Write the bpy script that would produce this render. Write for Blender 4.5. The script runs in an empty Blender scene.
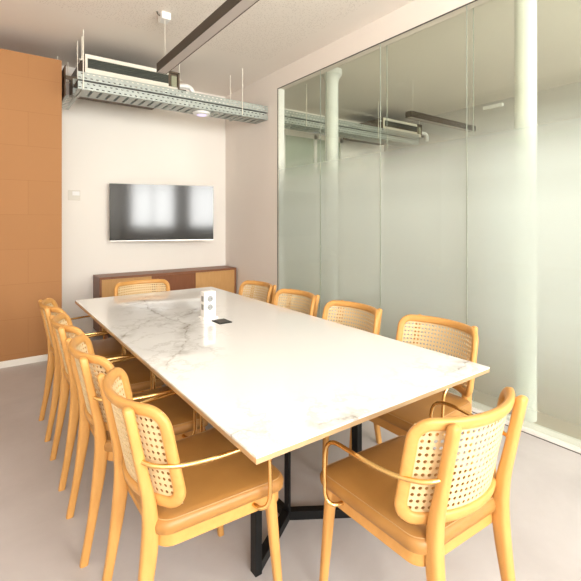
import bpy, bmesh, math, random
from mathutils import Vector, Matrix
random.seed(4)
S = bpy.context.scene
COL = S.collection
PI = math.pi

# ------------------------------------------------------------------ materials
def mat(name, color=(0.8, 0.8, 0.8), rough=0.5, metal=0.0, spec=0.5, coat=0.0, coat_rough=0.05):
    m = bpy.data.materials.new(name)
    m.use_nodes = True
    b = m.node_tree.nodes['Principled BSDF']
    b.inputs['Base Color'].default_value = (*color, 1)
    b.inputs['Roughness'].default_value = rough
    b.inputs['Metallic'].default_value = metal
    b.inputs['Specular IOR Level'].default_value = spec
    b.inputs['Coat Weight'].default_value = coat
    b.inputs['Coat Roughness'].default_value = coat_rough
    return m

def nd(m, kind, **kw):
    n = m.node_tree.nodes.new(kind)
    for k, v in kw.items():
        setattr(n, k, v)
    return n

def lk(m, a, b):
    m.node_tree.links.new(a, b)

def bsdf(m):
    return m.node_tree.nodes['Principled BSDF']

def coords(m, scale=(1, 1, 1), kind='Object', loc=(0, 0, 0), rot=(0, 0, 0)):
    t = nd(m, 'ShaderNodeTexCoord')
    mp = nd(m, 'ShaderNodeMapping')
    mp.inputs['Scale'].default_value = scale
    mp.inputs['Location'].default_value = loc
    mp.inputs['Rotation'].default_value = rot
    lk(m, t.outputs[kind], mp.inputs['Vector'])
    return mp.outputs['Vector']

def ramp(m, fac, stops):
    r = nd(m, 'ShaderNodeValToRGB')
    e = r.color_ramp.elements
    while len(e) < len(stops):
        e.new(0.5)
    for el, (p, c) in zip(e, stops):
        el.position = p
        el.color = (*c, 1)
    lk(m, fac, r.inputs['Fac'])
    return r.outputs['Color']

def noise(m, vec, scale=5, detail=4, rough=0.55, dist=0.0):
    n = nd(m, 'ShaderNodeTexNoise')
    n.inputs['Scale'].default_value = scale
    n.inputs['Detail'].default_value = detail
    n.inputs['Roughness'].default_value = rough
    n.inputs['Distortion'].default_value = dist
    lk(m, vec, n.inputs['Vector'])
    return n.outputs['Fac']

def bump(m, height, strength=0.2, dist=0.01):
    b = nd(m, 'ShaderNodeBump')
    b.inputs['Strength'].default_value = strength
    b.inputs['Distance'].default_value = dist
    lk(m, height, b.inputs['Height'])
    lk(m, b.outputs['Normal'], bsdf(m).inputs['Normal'])

M = {}
# warm oak of the chairs
def wood(name, c0, c1, scale, rough=0.42):
    m = mat(name, c0, rough, spec=0.4)
    v = coords(m, scale)
    f = noise(m, v, 6, 5, 0.6, 0.3)
    c = ramp(m, f, [(0.3, c0), (0.7, c1)])
    lk(m, c, bsdf(m).inputs['Base Color'])
    bump(m, f, 0.05, 0.002)
    return m
M['oak'] = wood('oak_wood', (0.54, 0.262, 0.070), (0.60, 0.308, 0.090), (6, 6, 1.2))
M['bent'] = wood('bent_oak', (0.54, 0.262, 0.070), (0.60, 0.308, 0.090), (1.5, 6, 6))
M['cane'] = wood('woven_cane', (0.62, 0.45, 0.245), (0.69, 0.52, 0.30), (60, 60, 60), 0.6)
m = mat('tan_leather', (0.40, 0.19, 0.06), 0.42, spec=0.45)
v = coords(m)
f1 = noise(m, v, 7, 3)
lk(m, ramp(m, f1, [(0.3, (0.335, 0.158, 0.040)), (0.75, (0.385, 0.188, 0.050))]), bsdf(m).inputs['Base Color'])
bump(m, noise(m, v, 260, 2), 0.12, 0.002)
M['leather'] = m
M['thread'] = mat('tan_thread', (0.45, 0.26, 0.11), 0.6)
M['brass'] = mat('polished_brass', (0.80, 0.52, 0.20), 0.2, 1.0)
M['screw'] = mat('dark_screw', (0.05, 0.035, 0.02), 0.5, 0.3)
M['black'] = mat('black_steel', (0.007, 0.007, 0.007), 0.5, 0.0, spec=0.25)

# marble: white with clustered grey-brown veins
m = mat('white_marble', (0.85, 0.83, 0.8), 0.09, spec=0.5, coat=0.3, coat_rough=0.03)
v = coords(m)
def math_(op, a, b, clamp=False):
    n = nd(m, 'ShaderNodeMath', operation=op, use_clamp=clamp)
    for k, q in enumerate((a, b)):
        if isinstance(q, (int, float)): n.inputs[k].default_value = q
        else: lk(m, q, n.inputs[k])
    return n.outputs[0]
def vec_(op, a, b=None, out='Vector'):
    n = nd(m, 'ShaderNodeVectorMath', operation=op)
    for k, q in enumerate((a, b)):
        if q is None: continue
        if isinstance(q, tuple): n.inputs[k].default_value = q
        else: lk(m, q, n.inputs[k])
    return n.outputs[out]
def addv(a, b, op='MAXIMUM'):
    return math_(op, a, b)
def smooth(val, a, b_, lo=1.0, hi=0.0):
    g = nd(m, 'ShaderNodeMapRange', interpolation_type='SMOOTHSTEP'); lk(m, val, g.inputs['Value'])
    for k, q in (('From Min', a), ('From Max', b_), ('To Min', lo), ('To Max', hi)): g.inputs[k].default_value = q
    return g.outputs[0]
def wnoise(scale, detail=5):
    n = nd(m, 'ShaderNodeTexNoise'); n.inputs['Scale'].default_value = scale; n.inputs['Detail'].default_value = detail; n.inputs['Roughness'].default_value = 0.62
    lk(m, v, n.inputs['Vector']); return n
# the slab's own veins follow these lines, broken up and feathered by noise
w1 = vec_('MULTIPLY', vec_('SUBTRACT', wnoise(6).outputs['Color'], (0.5, 0.5, 0.5)), (0.16, 0.16, 0.0))
pos = vec_('ADD', vec_('MULTIPLY', v, (1.0, 1.0, 0.0)), w1)
VEINS = [[(-0.60, 0.02), (-0.41, 0.26), (-0.30, 0.375), (-0.23, 0.42), (-0.194, 0.265), (0.053, 0.51)],
         [(-0.10, 1.2), (-0.21, 0.745), (-0.23, 0.42)],
         [(-0.194, 0.265), (-0.175, 0.09), (-0.306, -0.17), (-0.375, -0.26), (-0.40, -0.37), (-0.577, -0.58)],
         [(-0.304, 0.184), (-0.097, 0.162)],
         [(-0.63, -1.25), (-0.574, -1.238), (-0.52, -1.31)],
         [(0.35, -1.34), (0.476, -1.326), (0.62, -1.30)], [(-0.345, -1.357), (-0.206, -1.39)]]
dist = None
for line in VEINS:
    for p, q in zip(line[:-1], line[1:]):
        ba = (q[0] - p[0], q[1] - p[1], 0.0); L2 = ba[0] ** 2 + ba[1] ** 2
        pa = vec_('SUBTRACT', pos, (p[0], p[1], 0.0))
        h = math_('DIVIDE', vec_('DOT_PRODUCT', pa, ba, 'Value'), L2, True)
        sc_ = nd(m, 'ShaderNodeVectorMath', operation='SCALE'); sc_.inputs[0].default_value = ba; lk(m, h, sc_.inputs['Scale'])
        d = vec_('LENGTH', vec_('SUBTRACT', pa, sc_.outputs[0]), None, 'Value')
        dist = d if dist is None else math_('MINIMUM', dist, d)
cloud = smooth(wnoise(9).outputs['Fac'], 0.40, 0.62, 0.0, 1.0)
fine = math_('ABSOLUTE', math_('SUBTRACT', wnoise(4.2, 6).outputs['Fac'], 0.5), 0)
wisps = math_('MULTIPLY', smooth(fine, 0.0, 0.03), smooth(dist, 0.06, 0.30))
core = math_('MULTIPLY', smooth(dist, 0.001, 0.011), math_('ADD', math_('MULTIPLY', cloud, 0.6), 0.3))
halo = math_('MULTIPLY', smooth(dist, 0.0, 0.075), math_('MULTIPLY', cloud, 0.5))
amt = math_('MAXIMUM', math_('MAXIMUM', core, halo), math_('MULTIPLY', wisps, 0.28))
sc = nd(m, 'ShaderNodeMath', operation='MULTIPLY', use_clamp=True); lk(m, amt, sc.inputs[0]); sc.inputs[1].default_value = 0.9
mixc = nd(m, 'ShaderNodeMix', data_type='RGBA')
lk(m, sc.outputs[0], mixc.inputs['Factor'])
mixc.inputs['A'].default_value = (0.81, 0.80, 0.785, 1); mixc.inputs['B'].default_value = (0.25, 0.21, 0.16, 1)
lk(m, mixc.outputs['Result'], bsdf(m).inputs['Base Color'])
M['marble'] = m
M['edge'] = mat('champagne_edge', (0.60, 0.42, 0.24), 0.28, 0.55)

# room surfaces
def plaster(name, c, rough=0.85):
    m = mat(name, c, rough, spec=0.2)
    bump(m, noise(m, coords(m), 120, 3), 0.04, 0.002)
    return m
M['wall'] = plaster('warm_white_wall', (0.88, 0.84, 0.785))
M['wall_pink'] = plaster('pinkish_white_wall', (0.81, 0.745, 0.69))
M['white'] = mat('white_paint', (0.82, 0.79, 0.74), 0.5)
M['plastic'] = mat('white_plastic', (0.86, 0.85, 0.83), 0.35)
# ceiling: acoustic board with fine perforation inside a plain margin
m = mat('perforated_ceiling', (0.84, 0.785, 0.725), 0.9, spec=0.15)
v = coords(m)
vo = nd(m, 'ShaderNodeTexVoronoi'); vo.inputs['Scale'].default_value = 48; vo.inputs['Randomness'].default_value = 0.75
lk(m, v, vo.inputs['Vector'])
dot = nd(m, 'ShaderNodeMath', operation='LESS_THAN'); lk(m, vo.outputs['Distance'], dot.inputs[0]); dot.inputs[1].default_value = 0.27
sx = nd(m, 'ShaderNodeSeparateXYZ'); lk(m, v, sx.inputs[0])
e1 = nd(m, 'ShaderNodeMath', operation='LESS_THAN'); lk(m, sx.outputs['X'], e1.inputs[0]); e1.inputs[1].default_value = 2.62
e2 = nd(m, 'ShaderNodeMath', operation='LESS_THAN'); lk(m, sx.outputs['Y'], e2.inputs[0]); e2.inputs[1].default_value = 4.1
p1 = addv(dot.outputs[0], e1.outputs[0], 'MULTIPLY'); p1 = addv(p1, e2.outputs[0], 'MULTIPLY')
mc = nd(m, 'ShaderNodeMix', data_type='RGBA'); lk(m, p1, mc.inputs['Factor'])
mc.inputs['A'].default_value = (0.84, 0.785, 0.725, 1); mc.inputs['B'].default_value = (0.70, 0.645, 0.59, 1)
lk(m, mc.outputs['Result'], bsdf(m).inputs['Base Color'])
M['ceiling'] = m
# microcement floor
m = mat('microcement', (0.5, 0.46, 0.43), 0.5, spec=0.35)
v = coords(m)
a = noise(m, v, 1.6, 6, 0.6, 0.4)
lk(m, ramp(m, a, [(0.3, (0.44, 0.405, 0.395)), (0.5, (0.49, 0.455, 0.445)), (0.72, (0.54, 0.505, 0.495))]), bsdf(m).inputs['Base Color'])
b2 = noise(m, v, 9, 6, 0.7)
rr = nd(m, 'ShaderNodeMapRange'); lk(m, b2, rr.inputs['Value']); rr.inputs['To Min'].default_value = 0.35; rr.inputs['To Max'].default_value = 0.62
lk(m, rr.outputs[0], bsdf(m).inputs['Roughness'])
bump(m, b2, 0.06, 0.004)
M['floor'] = m
# orange boards in running bond
m = mat('orange_board', (0.50, 0.20, 0.06), 0.7, spec=0.25)
tc = nd(m, 'ShaderNodeTexCoord'); sp = nd(m, 'ShaderNodeSeparateXYZ'); lk(m, tc.outputs['Object'], sp.inputs[0])
cb = nd(m, 'ShaderNodeCombineXYZ'); lk(m, sp.outputs['X'], cb.inputs['X']); zo = nd(m, 'ShaderNodeMath', operation='SUBTRACT'); lk(m, sp.outputs['Z'], zo.inputs[0]); zo.inputs[1].default_value = 0.111; lk(m, zo.outputs[0], cb.inputs['Y'])
br = nd(m, 'ShaderNodeTexBrick'); lk(m, cb.outputs[0], br.inputs['Vector'])
br.inputs['Scale'].default_value = 1.0; br.inputs['Brick Width'].default_value = 0.72; br.inputs['Row Height'].default_value = 0.335
br.inputs['Mortar Size'].default_value = 0.0022; br.inputs['Mortar Smooth'].default_value = 0.3
br.inputs['Color1'].default_value = (0.385, 0.185, 0.074, 1); br.inputs['Color2'].default_value = (0.40, 0.192, 0.077, 1)
br.inputs['Mortar'].default_value = (0.335, 0.155, 0.06, 1)
lk(m, br.outputs['Color'], bsdf(m).inputs['Base Color'])
M['orange'] = m

# glass
def sheer(name, tint, frost=False):
    m = bpy.data.materials.new(name); m.use_nodes = True
    nt = m.node_tree; nt.nodes.remove(nt.nodes['Principled BSDF'])
    out = nt.nodes['Material Output']
    tr = nd(m, 'ShaderNodeBsdfTransparent'); tr.inputs['Color'].default_value = (*tint, 1)
    gl = nd(m, 'ShaderNodeBsdfGlossy'); gl.inputs['Roughness'].default_value = 0.02
    lw = nd(m, 'ShaderNodeLayerWeight'); lw.inputs['Blend'].default_value = 0.5
    pw = nd(m, 'ShaderNodeMath', operation='POWER'); lk(m, lw.outputs['Facing'], pw.inputs[0]); pw.inputs[1].default_value = 5.0
    fr = nd(m, 'ShaderNodeMath', operation='MULTIPLY_ADD'); lk(m, pw.outputs[0], fr.inputs[0]); fr.inputs[1].default_value = 0.6; fr.inputs[2].default_value = 0.025
    mix = nd(m, 'ShaderNodeMixShader'); lk(m, fr.outputs[0], mix.inputs[0]); lk(m, tr.outputs[0], mix.inputs[1]); lk(m, gl.outputs[0], mix.inputs[2])
    last = mix.outputs[0]
    if frost:
        # etched film: fades in below head height and thins a little near the floor
        tcn = nd(m, 'ShaderNodeTexCoord'); s2 = nd(m, 'ShaderNodeSeparateXYZ'); lk(m, tcn.outputs['Object'], s2.inputs[0])
        r = nd(m, 'ShaderNodeValToRGB'); r.color_ramp.interpolation = 'EASE'
        div = nd(m, 'ShaderNodeMath', operation='DIVIDE'); lk(m, s2.outputs['Z'], div.inputs[0]); div.inputs[1].default_value = 3.0
        lk(m, div.outputs[0], r.inputs['Fac'])
        e = r.color_ramp.elements
        for _ in range(3): e.new(0.5)
        for el, (p, val) in zip(e, [(0.0, 0.22), (0.27, 0.80), (0.49, 0.93), (0.57, 0.80), (0.735, 0.02)]):
            el.position = p; el.color = (val, val, val, 1)
        tl = nd(m, 'ShaderNodeBsdfTranslucent'); tl.inputs['Color'].default_value = (0.80, 0.865, 0.875, 1)
        df = nd(m, 'ShaderNodeBsdfDiffuse'); df.inputs['Color'].default_value = (0.77, 0.825, 0.825, 1)
        fm = nd(m, 'ShaderNodeMixShader'); fm.inputs[0].default_value = 0.5
        lk(m, tl.outputs[0], fm.inputs[1]); lk(m, df.outputs[0], fm.inputs[2])
        m2 = nd(m, 'ShaderNodeMixShader'); lk(m, r.outputs['Color'], m2.inputs[0]); lk(m, last, m2.inputs[1]); lk(m, fm.outputs[0], m2.inputs[2])
        last = m2.outputs[0]
    lk(m, last, out.inputs['Surface'])
    return m
M['glass'] = sheer('clear_glass', (0.965, 0.975, 0.95))
M['frost'] = sheer('frosted_glass', (0.965, 0.975, 0.95), True)
M['seam'] = mat('glass_seam', (0.33, 0.36, 0.32), 0.3)
M['dark'] = mat('dark_line', (0.06, 0.055, 0.05), 0.6)

M['zinc'] = mat('galvanised_steel', (0.42, 0.45, 0.42), 0.42, 0.45)
M['zinc_dark'] = mat('brown_duct', (0.12, 0.085, 0.055), 0.5, 0.2)
M['cream'] = mat('cream_casing', (0.80, 0.76, 0.66), 0.4)
M['grille'] = mat('dark_grille', (0.05, 0.055, 0.04), 0.55)
M['olive'] = mat('olive_box', (0.30, 0.30, 0.20), 0.5)
M['bronze'] = mat('dark_bronze', (0.055, 0.04, 0.027), 0.4, 0.4)
M['diffuser'] = mat('opal_diffuser', (0.50, 0.45, 0.42), 0.45)
M['tv_screen'] = mat('tv_screen', (0.006, 0.006, 0.006), 0.1, spec=0.5)
M['silver'] = mat('silver_bezel', (0.72, 0.70, 0.66), 0.3, 0.6)
M['walnut'] = wood('dark_walnut', (0.20, 0.078, 0.036), (0.25, 0.10, 0.046), (1, 8, 8), 0.4)
M['brown_door'] = wood('red_brown_door', (0.19, 0.062, 0.022), (0.225, 0.078, 0.028), (6, 6, 1), 0.45)
M['ochre_door'] = wood('ochre_door', (0.50, 0.27, 0.095), (0.55, 0.305, 0.115), (6, 6, 1), 0.5)
M['led'] = mat('lavender_cover', (0.62, 0.58, 0.85), 0.3)
b = bsdf(M['led']); b.inputs['Emission Color'].default_value = (0.62, 0.55, 1.0, 1); b.inputs['Emission Strength'].default_value = 0.5
M['socket'] = mat('grey_socket', (0.30, 0.30, 0.29), 0.4)

# ------------------------------------------------------------------ mesh helpers
def add_box(bm, x0, x1, y0, y1, z0, z1, mi=0):
    vs = [bm.verts.new(p) for p in ((x0, y0, z0), (x1, y0, z0), (x1, y1, z0), (x0, y1, z0), (x0, y0, z1), (x1, y0, z1), (x1, y1, z1), (x0, y1, z1))]
    for q in ((3, 2, 1, 0), (4, 5, 6, 7), (0, 1, 5, 4), (1, 2, 6, 5), (2, 3, 7, 6), (3, 0, 4, 7)):
        f = bm.faces.new([vs[i] for i in q]); f.material_index = mi

def bar(bm, p, q, w, h):
    """square bar from p to q; w across (horizontal), h the other way"""
    p, q = Vector(p), Vector(q); d = (q - p).normalized()
    u = d.cross(Vector((0, 0, 1)))
    if u.length < 1e-4: u = Vector((1, 0, 0))
    u.normalize(); n = u.cross(d)
    rings = []
    for c in (p, q):
        rings.append([bm.verts.new(c + u * a * w / 2 + n * b_ * h / 2) for a, b_ in ((-1, -1), (1, -1), (1, 1), (-1, 1))])
    for i in range(4):
        bm.faces.new((rings[0][i], rings[0][(i + 1) % 4], rings[1][(i + 1) % 4], rings[1][i]))
    bm.faces.new(rings[0][::-1]); bm.faces.new(rings[1])

def loft(bm, rings, closed=False, cap=True):
    vr = [[bm.verts.new(p) for p in r] for r in rings]
    n = len(vr[0])
    R = range(len(vr)) if closed else range(len(vr) - 1)
    for k in R:
        a, b_ = vr[k], vr[(k + 1) % len(vr)]
        for i in range(n):
            bm.faces.new((a[i], a[(i + 1) % n], b_[(i + 1) % n], b_[i]))
    if cap and not closed:
        bm.faces.new(vr[0][::-1]); bm.faces.new(vr[-1])

def catmull(pts, n=6):
    P = [Vector(p) for p in pts]; P = [P[0] * 2 - P[1]] + P + [P[-1] * 2 - P[-2]]
    out = []
    for i in range(1, len(P) - 2):
        for k in range(n):
            t = k / n
            out.append(0.5 * ((2 * P[i]) + (P[i + 1] - P[i - 1]) * t + (2 * P[i - 1] - 5 * P[i] + 4 * P[i + 1] - P[i + 2]) * t * t + (3 * P[i] - P[i - 1] - 3 * P[i + 1] + P[i + 2]) * t ** 3))
    out.append(P[-2]); return out

def tube(bm, pts, r, n=10):
    pts = [Vector(p) for p in pts]; rings = []; u = None
    for i, p in enumerate(pts):
        d = (pts[min(i + 1, len(pts) - 1)] - pts[max(i - 1, 0)]).normalized()
        if u is None:
            u = d.cross(Vector((0, 0, 1)))
            if u.length < 1e-3: u = d.cross(Vector((1, 0, 0)))
        u = (u - d * u.dot(d)).normalized(); w = d.cross(u)
        rings.append([p + (u * math.cos(2 * PI * k / n) + w * math.sin(2 * PI * k / n)) * r for k in range(n)])
    loft(bm, rings)

def cyl(bm, c, r, z0, z1, n=24):
    loft(bm, [[Vector((c[0] + r_ * math.cos(2 * PI * k / n), c[1] + r_ * math.sin(2 * PI * k / n), z)) for k in range(n)] for r_, z in ((r, z0), (r, z1))])

def lathe(bm, c, prof, n=32):
    loft(bm, [[Vector((c[0] + r_ * math.cos(2 * PI * k / n), c[1] + r_ * math.sin(2 * PI * k / n), z)) for k in range(n)] for r_, z in prof])

def sq_section(a, b_, n=16, e=4.0):
    out = []
    for k in range(n):
        t = 2 * PI * (k + 0.5) / n; c, s = math.cos(t), math.sin(t)
        out.append((a * math.copysign(abs(c) ** (2 / e), c), b_ * math.copysign(abs(s) ** (2 / e), s)))
    return out

def rrect(w, h, r, n=6, cx=0, cy=0):
    out = []
    for (sx_, sy_, a0) in ((1, 1, 0), (-1, 1, PI / 2), (-1, -1, PI), (1, -1, 1.5 * PI)):
        for k in range(n + 1):
            a = a0 + k / n * PI / 2
            out.append((cx + sx_ * (w / 2 - r) + r * math.cos(a), cy + sy_ * (h / 2 - r) + r * math.sin(a)))
    return out

def link(name, bm, m, parent=None, smooth=None, bevel=0.0):
    bmesh.ops.recalc_face_normals(bm, faces=bm.faces)
    if bevel:
        bmesh.ops.bevel(bm, geom=[e for e in bm.edges if len(e.link_faces) == 2 and e.calc_face_angle(0) > 0.6], offset=bevel, segments=2, affect='EDGES', profile=0.6)
    me = bpy.data.meshes.new(name); bm.to_mesh(me); bm.free()
    for mm in (m if isinstance(m, (list, tuple)) else [m]): me.materials.append(mm)
    if smooth is not None:
        for p in me.polygons: p.use_smooth = True
        me.set_sharp_from_angle(angle=math.radians(smooth))
    o = bpy.data.objects.new(name, me); COL.objects.link(o)
    if parent: o.parent = parent
    return o

def recentre(o):
    """put a parentless mesh's origin at the middle of its base"""
    vs = [v_.co for v_ in o.data.vertices]
    c = Vector(((min(v_.x for v_ in vs) + max(v_.x for v_ in vs)) / 2, (min(v_.y for v_ in vs) + max(v_.y for v_ in vs)) / 2, min(v_.z for v_ in vs)))
    o.data.transform(Matrix.Translation(-c)); o.location = c
    return o

def thing(name, label, cat, loc=(0, 0, 0), rz=0.0, group=None):
    o = bpy.data.objects.new(name, None); COL.objects.link(o); o.empty_display_size = 0.1
    o.location = loc; o.rotation_euler = (0, 0, rz)
    o['label'] = label; o['category'] = cat
    if group: o['group'] = group
    return o

def tag(o, label, cat, group=None):
    o['label'] = label; o['category'] = cat
    if group: o['group'] = group
    return o

def struct(name, bm, m, parent=None, label=None, cat=None, **kw):
    o = link(name, bm, m, parent, **kw)
    if parent is None:
        o['kind'] = 'structure'
        if label: o['label'] = label; o['category'] = cat
    return o

def struct_root(name, label, cat, loc=(0, 0, 0)):
    o = thing(name, label, cat, loc); o['kind'] = 'structure'; return o

def B():
    return bmesh.new()

def box_obj(name, dims, m, parent=None, bevel=0.0, **kw):
    bm = B(); add_box(bm, *dims); return link(name, bm, m, parent, bevel=bevel, **kw)

def copy_thing(src, loc, rz, label):
    r = src.copy(); COL.objects.link(r); r.location = loc; r.rotation_euler = (0, 0, rz); r['label'] = label
    for ch in list(src.children):
        c = ch.copy(); COL.objects.link(c); c.parent = r
        for g in list(ch.children):
            d = g.copy(); COL.objects.link(d); d.parent = c
    return r

def perforated(bm, o, u, v_, nu, nv, cu, cv, hu, hv, stagger=0.0):
    """sheet of nu x nv cells, each with a slot hu x hv"""
    o, u, v_ = Vector(o), Vector(u), Vector(v_)
    P = lambda a, b_: bm.verts.new(o + u * a + v_ * b_)
    for j in range(nv):
        for i in range(nu):
            x0, x1, y0, y1 = i * cu, (i + 1) * cu, j * cv, (j + 1) * cv
            sh = stagger * cu * (1 if j % 2 else -1)
            cx, cy = (x0 + x1) / 2 + sh, (y0 + y1) / 2
            O = [P(x0, y0), P(x1, y0), P(x1, y1), P(x0, y1)]
            I = [P(cx - hu / 2, cy - hv / 2), P(cx + hu / 2, cy - hv / 2), P(cx + hu / 2, cy + hv / 2), P(cx - hu / 2, cy + hv / 2)]
            for k in range(4):
                bm.faces.new((O[k], O[(k + 1) % 4], I[(k + 1) % 4], I[k]))

# ------------------------------------------------------------------ dimensions of the place
XG, XG2 = 2.897, 2.985       # the two skins of the glass partition
YB = 5.61                    # end wall
ZC = 3.22                    # ceiling
ZG = 2.994                   # head of the glass
YR = -2.6                    # wall with the windows, behind the camera
XL = -1.3                    # wall beyond the chair backs
XN = 6.35                    # far wall of the neighbouring room
YGE = 4.24                   # end of the glass

# ------------------------------------------------------------------ room shell
bm = B(); add_box(bm, XL - 0.1, XN + 0.1, YR - 0.1, YB + 0.1, -0.1, 0.0); struct('floor', bm, M['floor'])
bm = B(); add_box(bm, XL - 0.1, XN + 0.1, YR - 0.1, YB + 0.1, ZC, ZC + 0.1); struct('ceiling', bm, M['ceiling'])
bm = B(); add_box(bm, XL - 0.1, XN + 0.1, YB, YB + 0.1, 0, ZC); struct('wall_back', bm, M['wall'])
bm = B(); add_box(bm, XL - 0.1, XL, YR, YB, 0, ZC); struct('wall_left', bm, M['wall'])
bm = B(); add_box(bm, XN, XN + 0.1, YR, YB, 0, ZC); struct('wall_far_right', bm, plaster('beige_wall', (0.52, 0.49, 0.46)))
bm = B(); add_box(bm, XG2 + 0.03, XN, YR, YB, 0.0, 0.004); struct('floor_next_room', bm, mat('tan_vinyl', (0.36, 0.275, 0.19), 0.5))
bm = B()
add_box(bm, XG, XG2 + 0.01, YGE, YB, 0, ZC)
add_box(bm, XG, XG2 + 0.01, YR, YGE, ZG, ZC)
struct('wall_right', bm, M['wall_pink'])
bm = B(); add_box(bm, XL, 0.652, 4.845, YB - 0.001, 0.0, 3.022); struct('wall_orange', bm, M['orange'])
bm = B(); add_box(bm, XL, 0.654, 4.830, 4.844, 0.0, 0.062); struct('baseboard_orange', bm, M['white'], bevel=0.003)
bm = B(); add_box(bm, 0.70, XG - 0.001, YB - 0.013, YB - 0.001, 0.0, 0.06); struct('baseboard_back', bm, M['white'], bevel=0.003)
bm = B(); add_box(bm, XG - 0.013, XG - 0.001, YGE, YB - 0.015, 0.0, 0.06); struct('baseboard_right', bm, M['white'], bevel=0.003)

# rear wall with window openings (behind the camera, seen in the TV and the light); the third is added to light the next room
WIN = [(-1.05, 0.35, 1.15, 2.95), (0.75, 2.55, 1.15, 2.95), (4.1, 6.0, 0.6, 2.9)]
bm = B(); x = XL
for (x0, x1, z0, z1) in WIN:
    add_box(bm, x, x0, YR - 0.1, YR, 0, ZC)
    add_box(bm, x0, x1, YR - 0.1, YR, 0, z0); add_box(bm, x0, x1, YR - 0.1, YR, z1, ZC)
    x = x1
add_box(bm, x, XN, YR - 0.1, YR, 0, ZC)
struct('wall_rear', bm, M['wall'])
for i, (x0, x1, z0, z1) in enumerate(WIN):
    w = struct_root('window_%d' % (i + 1), ['white framed window of the wall behind the camera', 'wide white framed window nearer the glass partition', 'unseen window added to light the neighbouring room'][i], 'window', ((x0 + x1) / 2, YR - 0.05, z0))
    W = (x1 - x0) / 2; H = z1 - z0
    bm = B()
    for a in (-W, W - 0.06): add_box(bm, a, a + 0.06, -0.03, 0.03, 0, H)
    for a in (0, H - 0.06): add_box(bm, -W + 0.06, W - 0.06, -0.03, 0.03, a, a + 0.06)
    add_box(bm, -0.025, 0.025, -0.025, 0.025, 0.06, H - 0.06)
    add_box(bm, -W + 0.06, W - 0.06, -0.02, 0.02, H * 0.7 - 0.02, H * 0.7 + 0.02)
    link('frame', bm, M['white'], w)
    bm = B(); add_box(bm, -W + 0.06, W - 0.06, -0.003, 0.003, 0.06, H - 0.06); link('pane', bm, M['glass'], w)

# ------------------------------------------------------------------ glass partition
part = struct_root('window_4', 'glass partition with a frosted band fading to clear at the top', 'glass partition', (0, 0, 0))
edges = [YGE, 3.445, 2.607, 1.765, 0.925, 0.085, -0.755, -1.595, YR]
for a, b_ in zip(edges[:-1], edges[1:]):
    bm = B(); add_box(bm, XG, XG + 0.008, b_ + 0.002, a - 0.002, 0.03, ZG)
    bm.faces.ensure_lookup_table()
    bmesh.ops.recalc_face_normals(bm, faces=bm.faces)
    for f in bm.faces:
        if f.normal.x > 0.5: f.material_index = 1
    link('pane', bm, [M['glass'], M['frost']], part)
    bm = B(); add_box(bm, XG2, XG2 + 0.008, b_ + 0.002, a - 0.002, 0.03, ZG); link('pane', bm, M['glass'], part)
for y in edges[1:-1]:
    bm = B(); add_box(bm, XG + 0.001, XG + 0.007, y - 0.0018, y + 0.0018, 0.03, ZG)
    link('joint', bm, M['seam'], part)
for y in edges[1:-1]:
    bm = B(); add_box(bm, XG2 + 0.001, XG2 + 0.007, y - 0.0018, y + 0.0018, 0.03, ZG)
    link('joint', bm, M['seam'], part)
bm = B()
add_box(bm, XG - 0.004, XG + 0.004, YR, YGE, ZG - 0.004, ZG + 0.003)
add_box(bm, XG - 0.004, XG + 0.003, YGE, YGE + 0.004, 0.0, ZG + 0.003)
link('head_gasket', bm, M['dark'], part)
bm = B(); add_box(bm, XG - 0.012, XG2 + 0.02, YR, YGE, 0.004, 0.03); link('floor_track', bm, M['white'], part)
bm = B(); add_box(bm, XG - 0.016, XG - 0.006, YR, YGE, 0.0, 0.004); link('floor_gasket', bm, M['dark'], part)
bm = B(); add_box(bm, XG + 0.008, XG2, YGE - 0.012, YGE - 0.001, 0.03, ZG); link('jamb', bm, M['plastic'], part)

# ------------------------------------------------------------------ neighbouring room
def pillar(x, y, r, label):
    bm = B()
    lathe(bm, (0, 0), [(r, 0), (r, ZC - 0.15), (r * 1.05, ZC - 0.14), (r * 1.1, ZC - 0.11), (r * 1.35, ZC - 0.075), (r * 1.55, ZC - 0.06), (r * 1.55, ZC)], 40)
    o = link('pillar', bm, mat('pillar_paint', (0.76, 0.77, 0.75), 0.5), None, smooth=40); o.location = (x, y, 0)
    o['kind'] = 'structure'; o['label'] = label; o['category'] = 'pillar'
pillar(3.44, 3.87, 0.08, 'round white pillar with a flared head, standing at the sideboard end behind glass')
pillar(3.095, 1.435, 0.07, 'round white pillar just behind the glass beside the end of the table')
dr = struct_root('window_5', 'white framed glazed opening in the end wall of the next room', 'window', (4.55, YB - 0.03, 0))
bm = B()
for a in (-0.66, 0.0, 0.60): add_box(bm, a, a + 0.06, -0.02, 0.028, 0, 2.84)
add_box(bm, -0.66, 0.66, -0.02, 0.028, 2.78, 2.87); link('frame', bm, M['white'], dr)
bm = B(); add_box(bm, -0.60, 0.60, 0.0, 0.01, 0, 2.78); link('pane', bm, mat('green_glazing', (0.42, 0.47, 0.38), 0.25), dr)

# ------------------------------------------------------------------ chair
RC, HW, ZT, ZBK = 0.33, 0.275, 0.845, 0.512     # back curve radius, half width, top and bottom of the back
AF, BF = 0.037, 0.028
def post_y(z):
    return -0.205 - 0.21 * (z - 0.52)
def back_pt(s, z, off=0.0):
    th = s / RC
    c = Vector((RC * math.sin(th), post_y(z) - 0.011 + RC * (1 - math.cos(th)), z))
    return c + Vector((math.sin(th) * -1, math.cos(th), 0)) * off

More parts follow.
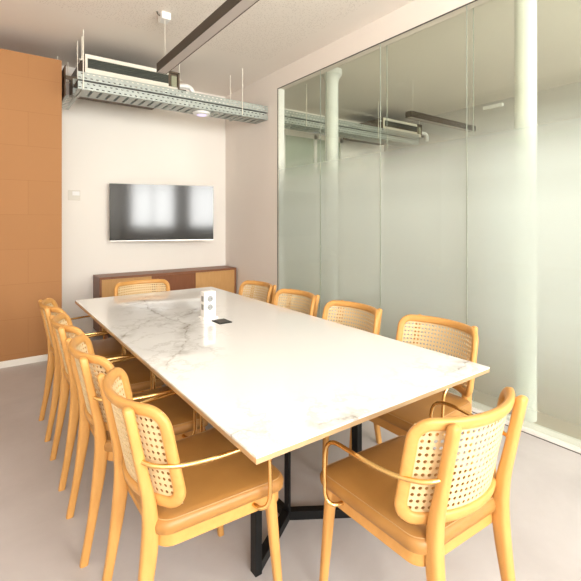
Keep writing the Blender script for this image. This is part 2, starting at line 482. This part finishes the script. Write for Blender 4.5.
CH_GROUP = 'cane back chairs around the meeting table'
def make_chair(label):
    t = thing('cane_armchair', label, 'chair', group=CH_GROUP)
    # cushion
    bm = B(); rings = []
    def outline(inset, z):
        pts = []
        for (px, py) in rrect(1, 1, 0.11, 7):
            yy = py * (0.465 - 2 * inset) + 0.034
            k = (py + 0.5)
            hw = (0.440 + 0.055 * k) - 2 * inset
            pts.append(Vector((px * hw, yy, z)))
        return pts
    for ins, z in ((0.012, 0.438), (0.002, 0.444), (0.0, 0.456), (0.0, 0.466), (0.004, 0.477), (0.012, 0.484), (0.03, 0.4885), (0.08, 0.4925), (0.15, 0.495)):
        rings.append(outline(ins, z))
    loft(bm, rings)
    seat = link('seat', bm, M['leather'], t, smooth=50)
    bm = B(); tube(bm, outline(0.0105, 0.4832) + [outline(0.0105, 0.4832)[0]], 0.0016, 6); link('stitching', bm, M['thread'], seat, smooth=60)
    bm = B()
    outer = lambda z: outline(0.014, z); inner = lambda z: outline(0.04, z)
    loft(bm, [inner(0.398), outer(0.398), outer(0.438), inner(0.438)], closed=True)
    link('seat_frame', bm, M['bent'], t, smooth=40)
    # rear legs run up as the posts that carry the back
    for s in (-1, 1):
        path = catmull([(s * 0.172, -0.268, 0.0), (s * 0.170, -0.232, 0.20), (s * 0.168, -0.205, 0.40), (s * 0.169, -0.208, 0.53), (s * 0.170, -0.236, 0.67), (s * 0.171, -0.270, 0.832)], 6)
        bm = B(); rings = []
        for i, p in enumerate(path):
            z = p.z
            wx = 0.0150 + 0.0060 * min(1, z / 0.4) - 0.003 * max(0, (z - 0.5) / 0.33)
            wy = 0.0160 + 0.0095 * math.exp(-((z - 0.40) / 0.17) ** 2)
            rings.append([p + Vector((a, b_, 0)) for a, b_ in sq_section(wx, wy, 16, 3.2)])
        top = path[-1]
        for k, dz in ((0.85, 0.005), (0.5, 0.009), (0.15, 0.011)):
            rings.append([top + Vector((a * k, b_ * k - dz * 0.2, dz)) for a, b_ in sq_section(0.018, 0.0148, 16, 3.2)])
        loft(bm, rings)
        lg = link('leg', bm, M['oak'], t, smooth=40)
        for z in (0.565, 0.795):
            yb = [p.y for p in path if p.z <= z][-1] - 0.0165
            bm = B(); tube(bm, [(s * 0.170, yb + 0.004, z), (s * 0.170, yb - 0.001, z)], 0.0035, 8)
            link('screw', bm, M['screw'], lg)
        # front leg
        p0, p1 = Vector((s * 0.218, 0.200, 0.447)), Vector((s * 0.234, 0.238, 0.0))
        bm = B(); rings = []
        for k in range(9):
            u = k / 8; p = p0.lerp(p1, u); r = 0.0205 - 0.0075 * u
            rings.append([p + Vector((a, b_, 0)) for a, b_ in sq_section(r, r, 16, 2.8)])
        loft(bm, rings); link('leg', bm, M['oak'], t, smooth=40)
        # brass arm: one bent tube
        bm = B()
        arm = catmull([(s * 0.178, -0.238, 0.676), (s * 0.220, -0.205, 0.668), (s * 0.252, -0.135, 0.661), (s * 0.271, -0.04, 0.660), (s * 0.279, 0.05, 0.662), (s * 0.280, 0.105, 0.658),
                       (s * 0.280, 0.140, 0.640), (s * 0.279, 0.158, 0.605), (s * 0.278, 0.163, 0.55), (s * 0.276, 0.165, 0.48), (s * 0.275, 0.163, 0.455), (s * 0.270, 0.153, 0.434), (s * 0.256, 0.138, 0.426), (s * 0.222, 0.130, 0.426)], 5)
        tube(bm, arm, 0.0072, 12); link('armrest', bm, M['brass'], t, smooth=60)
    # bentwood back
    zc, h = (ZT + ZBK) / 2, ZT - ZBK
    path = rrect(2 * HW - AF, h - AF, 0.052, 7)
    dense = []
    for i, p in enumerate(path):
        q = path[(i + 1) % len(path)]; L = math.hypot(q[0] - p[0], q[1] - p[1]); n = max(1, int(L / 0.03))
        dense += [(p[0] + (q[0] - p[0]) * k / n, p[1] + (q[1] - p[1]) * k / n) for k in range(n)]
    N = len(dense); sec = sq_section(AF / 2, BF / 2, 14, 2.8); rings = []
    for i in range(N):
        a, c = dense[i - 1], dense[(i + 1) % N]
        tx, tz = c[0] - a[0], c[1] - a[1]; L = math.hypot(tx, tz); nx, nz_ = tz / L, -tx / L
        rings.append([back_pt(dense[i][0] + nx * u, zc + dense[i][1] + nz_ * u, w) for u, w in sec])
    bm = B(); loft(bm, rings, closed=True)
    back = link('backrest', bm, M['bent'], t, smooth=60)
    # woven cane with real holes, inside the bentwood
    bm = B(); W2, H2 = 2 * HW - AF, h - AF
    nu, nv = 27, 14; cu, cv = W2 / nu, H2 / nv; rh = 0.0058
    cache = {}
    def V(s_, z_, o_):
        k = (round(s_, 5), round(z_, 5), o_)
        if k not in cache: cache[k] = bm.verts.new(back_pt(s_, z_, o_))
        return cache[k]
    for j in range(nv):
        for i in range(nu):
            cx, cz = -W2 / 2 + (i + 0.5) * cu, zc - H2 / 2 + (j + 0.5) * cv
            O = [(cx + a * cu / 2, cz + b_ * cv / 2) for a, b_ in ((1, 0), (1, 1), (0, 1), (-1, 1), (-1, 0), (-1, -1), (0, -1), (1, -1))]
            I = [(cx + rh * math.cos(k * PI / 4), cz + rh * math.sin(k * PI / 4)) for k in range(8)]
            for k in range(8):
                k2 = (k + 1) % 8
                for o_, fl in ((0.0022, 0), (0.0, 1)):
                    q = [V(*O[k], o_), V(*O[k2], o_), V(*I[k2], o_), V(*I[k], o_)]
                    bm.faces.new(q[::-1] if fl else q)
                bm.faces.new([V(*I[k], 0.0022), V(*I[k2], 0.0022), V(*I[k2], 0.0), V(*I[k], 0.0)])
    me_cane = link('cane_panel', bm, M['cane'], back)
    return t

def put(o, x, y, rz): o.location = (x, y, 0); o.rotation_euler = (0, 0, rz)
first = make_chair('cane-back armchair standing at the table end nearest the camera, its back to us')
put(first, 1.219, 0.928, math.radians(-2.6))
LEFT, RIGHT = -PI / 2, PI / 2
ords = ['first', 'second', 'third', 'fourth']
wf = 'cane-back armchair on the side facing the glass wall, %s counted from the sideboard'
wg = 'cane-back armchair with its back to the glass wall, %s counted from the sideboard'
for i, (x, y, a) in enumerate([(0.600, 3.245, 0.0), (0.600, 2.645, 0.0), (0.600, 2.05, 0.0), (0.618, 1.468, 0.0)]):
    copy_thing(first, (x, y, 0), LEFT + math.radians(a), wf % ords[i])
for i, (x, y, a) in enumerate([(1.755, 3.185, 0.0), (1.745, 2.60, 0.0), (1.745, 1.99, 0.0), (1.81, 1.395, 0.0)]):
    copy_thing(first, (x, y, 0), RIGHT + math.radians(a), wg % ords[i])
copy_thing(first, (1.175, 3.71, 0), PI, 'cane-back armchair at the far table end, its back to the sideboard')

# ------------------------------------------------------------------ table
TX, TY, TW, TL = 1.205, 2.39, 1.20, 2.80
BX = -0.050
tb = thing('conference_table', 'long rectangular white marble table on a black steel base', 'table', (TX, TY, 0))
bm = B(); add_box(bm, -TW / 2, TW / 2, -TL / 2, TL / 2, 0.742, 0.75); link('tabletop', bm, M['marble'], tb, bevel=0.001)
bm = B(); add_box(bm, -TW / 2, TW / 2, -TL / 2, TL / 2, 0.727, 0.742); link('edge_band', bm, M['edge'], tb)
bm = B(); add_box(bm, BX - 0.016, BX + 0.016, -0.76, 0.76, 0.0, 0.04); link('floor_rail', bm, M['black'], tb, bevel=0.002)
bm = B(); add_box(bm, BX - 0.016, BX + 0.016, -0.76, 0.76, 0.69, 0.727); link('top_rail', bm, M['black'], tb, bevel=0.002)
for sy in (-1, 1):
    bm = B(); add_box(bm, BX - 0.006, BX + 0.006, sy * 0.78 - 0.018, sy * 0.78 + 0.018, 0.0, 0.727); link('post', bm, M['black'], tb, bevel=0.002)
    for sx_ in (-1, 1):
        bm = B(); fx, fy = BX + sx_ * 0.278, sy * 0.955
        add_box(bm, fx - 0.015, fx + 0.015, fy - 0.02, fy + 0.02, 0.0, 0.727); link('leg', bm, M['black'], tb, bevel=0.002)
        bm = B(); bar(bm, (BX, sy * 0.775, 0.02), (fx, fy, 0.02), 0.038, 0.04); link('floor_bar', bm, M['black'], tb, bevel=0.002)
        bm = B(); bar(bm, (BX, sy * 0.775, 0.7085), (fx, fy, 0.7085), 0.038, 0.036); link('top_bar', bm, M['black'], tb, bevel=0.002)

# pop-up socket tower and its lid
tw = thing('socket_tower', 'white pop-up tower with two round sockets standing on the marble', 'power socket', (1.215, 2.60, 0.75))
bm = B(); add_box(bm, -0.052, 0.052, -0.042, 0.042, 0.0, 0.006); link('base_flange', bm, M['plastic'], tw, bevel=0.001)
bm = B(); add_box(bm, -0.041, 0.041, -0.030, 0.030, 0.006, 0.176); link('housing', bm, M['plastic'], tw, bevel=0.003)
for z in (0.073, 0.128):
    bm = B()
    n = 24; rings = []
    for r, y in ((0.0, -0.0306), (0.017, -0.0306), (0.017, -0.033), (0.0205, -0.033), (0.0205, -0.0300)):
        rings.append([Vector((max(r, 0.0005) * math.cos(2 * PI * k / n), y, z + max(r, 0.0005) * math.sin(2 * PI * k / n))) for k in range(n)])
    loft(bm, rings); sk = link('socket', bm, M['socket'], tw, smooth=40)
    for dx in (-0.0085, 0.0085):
        bm = B(); tube(bm, [(dx, -0.0300, z), (dx, -0.0312, z)], 0.0028, 8); link('pin_hole', bm, M['dark'], sk)
    bm = B(); add_box(bm, -0.0418, -0.0406, -0.018, 0.018, z - 0.018, z + 0.018); link('socket_reflection', bm, M['socket'], tw)  # grey patch painted as the socket's reflection on the side face
bm = B(); add_box(bm, -0.026, 0.062, -0.22, -0.108, 0.0, 0.005); lid = link('lid', bm, M['black'], tw, bevel=0.001); lid['label'] = 'flat black lid'
bm = B(); add_box(bm, -0.014, 0.050, -0.208, -0.120, 0.005, 0.0065); link('inlay', bm, mat('anthracite', (0.045, 0.042, 0.035), 0.5), lid)

# ------------------------------------------------------------------ sideboard
SX0, SX1, SY0, ZS = 1.092, 2.878, 5.245, 0.734
sb = thing('sideboard', 'low dark walnut sideboard with ochre and red-brown doors under the television', 'sideboard', ((SX0 + SX1) / 2, (SY0 + YB - 0.02) / 2, 0))
hw, hd = (SX1 - SX0) / 2, (YB - 0.02 - SY0) / 2
bm = B()
add_box(bm, -hw, hw, -hd, hd, ZS - 0.026, ZS)
add_box(bm, -hw, hw, -hd, hd, 0.08, 0.106)
add_box(bm, -hw, -hw + 0.024, -hd, hd, 0.106, ZS - 0.026); add_box(bm, hw - 0.024, hw, -hd, hd, 0.106, ZS - 0.026)
add_box(bm, -hw + 0.024, hw - 0.024, hd - 0.012, hd, 0.106, ZS - 0.026)
link('body', bm, M['walnut'], sb)
dw = (2 * hw - 0.048) / 3
for i, mm in enumerate((M['ochre_door'], M['brown_door'], M['ochre_door'])):
    x0 = -hw + 0.024 + i * dw
    bm = B(); add_box(bm, x0 + 0.0015, x0 + dw - 0.0015, -hd + 0.004, -hd + 0.024, 0.108, ZS - 0.029)
    o = link('door', bm, mm, sb, bevel=0.001)
    o['label'] = ('ochre door', 'red-brown door', 'ochre door')[i]
for sx_ in (-1, 1):
    for sy in (-1, 1):
        bm = B(); add_box(bm, sx_ * (hw - 0.08) - 0.02, sx_ * (hw - 0.08) + 0.02, sy * (hd - 0.05) - 0.02, sy * (hd - 0.05) + 0.02, 0, 0.08); link('leg', bm, M['walnut'], sb)

# ------------------------------------------------------------------ television on a swivel bracket
tvx, tvy = (1.2535 + 2.48) / 2, (5.50 + 5.14) / 2
tva = math.atan2(5.14 - 5.50, 2.48 - 1.2535)
tv = thing('television', 'flat black television swung out on a bracket above the sideboard', 'television', (tvx, tvy, 1.135), tva)
TWd = 1.278
bm = B(); add_box(bm, -TWd / 2, TWd / 2, 0.004, 0.05, 0.0, 0.718); link('casing', bm, M['silver'], tv, bevel=0.004)
bm = B(); add_box(bm, -TWd / 2 + 0.004, TWd / 2 - 0.003, 0.0, 0.0045, 0.012, 0.714); link('screen', bm, M['tv_screen'], tv)
bm = B()
add_box(bm, -0.2, 0.2, 0.05, 0.07, 0.15, 0.55)
inv = Matrix.Rotation(-tva, 4, 'Z')
wl = inv @ Vector((1.86 - tvx, YB - 0.03 - tvy, 0.0))
bar(bm, (0, 0.06, 0.35), (wl.x, wl.y, 0.35), 0.05, 0.07)
link('wall_bracket', bm, M['black'], tv)

# wall control
wc = thing('wall_controller', 'small white control panel on the wall beside the orange boards', 'control panel', (0.885, YB - 0.001, 1.635))
bm = B(); add_box(bm, -0.066, 0.066, -0.012, 0, 0, 0.122); link('plate', bm, mat('cream_plate', (0.74, 0.70, 0.62), 0.5), wc, bevel=0.003)
bm = B(); add_box(bm, -0.022, 0.056, -0.026, -0.012, 0.058, 0.108); link('module', bm, M['plastic'], wc, bevel=0.003)

# ------------------------------------------------------------------ cable trays
def channel(bm, x0, x1, y0, y1, z0, z1, ladder=True):
    """U-shaped perforated tray along X"""
    n = max(1, round((x1 - x0) / 0.052)); cu = (x1 - x0) / n
    hz = (z1 - z0) / 2
    for y in (y0, y1):
        perforated(bm, (x0, y, z0), (1, 0, 0), (0, 0, 1), n, 2, cu, hz, 0.022, 0.008, 0.2)
    nb = max(1, round((x1 - x0) / 0.085)); cb_ = (x1 - x0) / nb
    perforated(bm, (x0, y0, z0), (1, 0, 0), (0, 1, 0), nb, 1, cb_, y1 - y0, 0.026, (y1 - y0) - 0.05)
    for y, d in ((y0, 1), (y1, -1)):
        add_box(bm, x0, x1, min(y, y + d * 0.012), max(y, y + d * 0.012), z1 - 0.002, z1)
TY0, TY1 = 4.45, 4.735
TZ = 2.655
def rods(parent, pts, z0, h):
    for (x_, y_) in pts:
        bm = B(); tube(bm, [(x_, y_, z0), (x_, y_, h)], 0.005, 8); link('hanger_rod', bm, M['cream'], parent)
ct = thing('cable_tray', 'double perforated steel cable tray hanging across the room above the television', 'cable tray', (0.735, TY0, TZ))
def cable_tray(ct, L):
    bm = B(); channel(bm, 0, L, 0, 0.285, 0.0, 0.076); link('lower_channel', bm, M['zinc'], ct)
    bm = B(); channel(bm, 0, L, 0, 0.285, 0.092, 0.168); link('upper_channel', bm, M['zinc'], ct)
    bm = B(); add_box(bm, 0.004, L - 0.004, 0.02, 0.265, 0.077, 0.091); link('gap_shade', bm, M['dark'], ct)  # dark slab standing in for the shade in the gap between channels
cable_tray(ct, 2.155)
xs = (0.045, 1.785)
for x_ in xs:
    bm = B(); add_box(bm, x_ - 0.012, x_ + 0.012, -0.018, 0.305, -0.012, 0.0); link('cross_bar', bm, M['zinc'], ct)
rods(ct, [(xs[0], -0.010), (xs[0], 0.297), (xs[1], -0.010), (xs[1], 0.297)], -0.012, ZC - TZ)
for x_ in (0.5, 1.2):
    bm = B(); add_box(bm, x_ - 0.01, x_ + 0.01, 0.002, 0.283, -0.002, 0.0); link('cross_bar', bm, M['zinc'], ct)

cb2 = thing('cable_tray', 'short perforated cable tray running back into the wall beside the orange boards', 'cable tray', (0.735, TY1 + 0.024, TZ))
bm = B(); Lb = 5.36 - TY1
for x_ in (-0.055, 0.055):
    perforated(bm, (x_, 0, 0), (0, 1, 0), (0, 0, 1), 10, 2, Lb / 10, 0.036, 0.024, 0.009, 0.2)
perforated(bm, (-0.055, 0, 0), (0, 1, 0), (1, 0, 0), 9, 1, Lb / 9, 0.11, 0.03, 0.06)
link('channel', bm, M['zinc'], cb2)
bm = B(); add_box(bm, -0.066, -0.058, 0.0, Lb, 0.0, 0.30); add_box(bm, -0.066, 0.05, 0.0, 0.012, 0.16, 0.2); link('side_plate', bm, M['zinc_dark'], cb2)
rods(cb2, [(-0.062, Lb - 0.05)], 0.0, ZC - TZ)

ap = thing('access_point', 'round white ceiling-style sensor with a lavender glow under the cable tray', 'sensor', (2.06, 4.585, TZ - 0.0355))
bm = B(); lathe(bm, (0, 0), [(0.098, 0.033), (0.098, 0.012), (0.088, 0.004), (0.06, 0.0)]); link('housing', bm, M['plastic'], ap, smooth=40)
bm = B(); lathe(bm, (0, 0), [(0.055, 0.001), (0.05, -0.004), (0.02, -0.007)]); link('cover', bm, M['led'], ap, smooth=40)

# ------------------------------------------------------------------ ducted air conditioner
def air_con(label, loc):
    t = thing('air_conditioner', label, 'air conditioner', loc, 0, 'ducted air conditioners')
    L, D, H = 0.965, 0.95, 0.215
    bm = B(); add_box(bm, 0, L, 0.02, D, 0, H); link('casing', bm, M['zinc_dark'], t)
    bm = B()
    add_box(bm, 0, 0.84, 0, 0.02, 0, 0.072); add_box(bm, 0, 0.84, 0, 0.02, H - 0.045, H - 0.008)
    add_box(bm, 0, 0.022, 0, 0.02, 0.068, H - 0.045); add_box(bm, 0.84, L, 0, 0.02, 0.0, 0.045)
    link('front_panel', bm, M['cream'], t)
    bm = B(); add_box(bm, 0.022, 0.84, 0.012, 0.02, 0.068, H - 0.045)
    for k in range(7): bar(bm, (0.022, 0.008, 0.078 + k * 0.019), (0.84, 0.008, 0.078 + k * 0.019), 0.012, 0.003)
    link('grille', bm, M['grille'], t)
    bm = B(); add_box(bm, 0.87, L - 0.035, -0.01, 0.02, 0.045, H - 0.05); bx = link('control_box', bm, M['olive'], t, bevel=0.003)
    bm = B(); add_box(bm, L - 0.02, L, -0.006, 0.02, 0.0, H); add_box(bm, 0.86, L, -0.006, 0.02, H - 0.02, H); link('corner_bracket', bm, M['zinc_dark'], t)
    bm = B(); tube(bm, catmull([(L, 0.03, 0.075), (L + 0.07, 0.02, 0.085), (L + 0.125, 0.01, 0.075), (L + 0.15, 0.0, 0.03), (L + 0.15, 0.0, -0.05)], 6), 0.026, 14); link('drain_pipe', bm, M['plastic'], t, smooth=60)
    bm = B(); tube(bm, [(L, 0.05, 0.03), (L + 0.09, 0.04, 0.03)], 0.02, 12); link('valve', bm, M['bronze'], t, smooth=60)
    for (x_, y_) in ((0.0 - 0.02, 0.05), (L + 0.025, 0.07), (-0.02, D - 0.05), (L + 0.025, D - 0.05)):
        bm = B(); tube(bm, [(x_, y_, H - 0.06), (x_, y_, ZC - loc[2])], 0.005, 8); tube(bm, [(x_, y_, H - 0.055), (x_, y_, H - 0.04)], 0.013, 6)
        add_box(bm, x_ - 0.03, x_ + 0.03, y_ - 0.012, y_ + 0.012, H - 0.062, H - 0.055)
        link('hanger_rod', bm, M['cream'], t)
    return t
air_con('ducted air conditioner with a dark grille above the cable tray, left of the lamp', (0.818, 4.56, 2.832))
air_con('ducted air conditioner of the next room, seen through the clear top of the glass', (5.18, 4.58, 2.832))

# ------------------------------------------------------------------ suspended linear lamps
def linear_lamp(label, loc, rz, L, can):
    t = thing('pendant_lamp', label, 'lamp', loc, rz, 'long suspended lamps')
    bm = B()
    add_box(bm, 0, L, -0.045, -0.040, 0, 0.078); add_box(bm, 0, L, 0.040, 0.045, 0, 0.078); add_box(bm, 0, L, -0.040, 0.040, 0.070, 0.078)
    add_box(bm, 0, 0.004, -0.040, 0.040, 0.0, 0.070); add_box(bm, L - 0.004, L, -0.040, 0.040, 0.0, 0.070)
    link('lamp_housing', bm, M['bronze'], t)
    bm = B(); add_box(bm, 0.004, L - 0.004, -0.040, 0.040, 0.002, 0.012); link('diffuser', bm, M['diffuser'], t)
    zt = ZC - loc[2]
    for x_ in (0.09, L - 0.09):
        bm = B(); tube(bm, [(x_, 0, 0.078), (x_, 0, zt)], 0.0022, 6); link('suspension_cable', bm, M['cream'], t)
    if can:
        bm = B(); add_box(bm, 0.02, 0.13, -0.04, 0.04, zt - 0.06, zt); link('canopy', bm, M['plastic'], t, bevel=0.004)
        bm = B(); tube(bm, catmull([(0.09, -0.045, zt - 0.03), (0.09, -0.065, zt - 0.02), (0.09, -0.07, zt - 0.001)], 4), 0.006, 8); link('hook', bm, M['bronze'], t)
    return t
linear_lamp('long dark bronze lamp hanging over the table', (1.302, 3.76, 2.72), -PI / 2, 2.7, True)
ct2 = thing('cable_tray', 'perforated steel cable tray of the next room, seen through the glass', 'cable tray', (XG2 + 0.012, TY0, TZ))
cable_tray(ct2, 2.9)
rods(ct2, [(0.5, -0.01), (1.9, -0.01)], 0.0, ZC - TZ)
linear_lamp('dark hanging lamp of the next room, seen through the glass', (4.42, 3.50, 2.72), 0.0, 1.5, False)
em = tag(recentre(box_obj('emergency_light', (XN - 0.06, XN, 3.26, 3.56, 3.115, 3.165), M['plastic'], bevel=0.006)), 'small white emergency light on the far wall of the next room', 'light')

# ------------------------------------------------------------------ light
w = bpy.data.worlds.new('World'); S.world = w; w.use_nodes = True
bg = w.node_tree.nodes['Background']; bg.inputs['Color'].default_value = (0.95, 0.97, 1.0, 1); bg.inputs['Strength'].default_value = 1.0
def window_light(name, x, y, z, sx_, sz, rot, e, col):
    l = bpy.data.lights.new(name, 'AREA'); l.shape = 'RECTANGLE'; l.size = sx_; l.size_y = sz; l.energy = e; l.color = col
    o = bpy.data.objects.new(name, l); COL.objects.link(o); o.location = (x, y, z); o.rotation_euler = rot
for i, ((x0, x1, z0, z1), e) in enumerate(zip(WIN, (118, 142, 118))):  # third lamp is added to brighten the neighbouring room
    window_light('daylight', (x0 + x1) / 2, YR - 0.2, (z0 + z1) / 2, x1 - x0, z1 - z0, (PI / 2, 0, 0), e, (0.95, 0.97, 1.0) if i == 2 else (1.0, 0.975, 0.995))

# ------------------------------------------------------------------ camera
cam = bpy.data.cameras.new('camera'); co = bpy.data.objects.new('camera', cam); COL.objects.link(co)
cam.sensor_width = 36; cam.lens = 423 / 581 * 36; cam.shift_y = -70.0 / 581; cam.clip_start = 0.05
co.location = (0, 0, 1.395); co.rotation_euler = (PI / 2, 0, -math.radians(36.06))
S.camera = co
S.view_settings.view_transform = 'Standard'; S.view_settings.look = 'None'; S.view_settings.gamma = 1; S.view_settings.use_curve_mapping = False
S.view_settings.exposure = 0.92
S.cycles.use_denoising = True
S.cycles.max_bounces = 12; S.cycles.diffuse_bounces = 6; S.cycles.transparent_max_bounces = 24
S.cycles.sample_clamp_indirect = 8
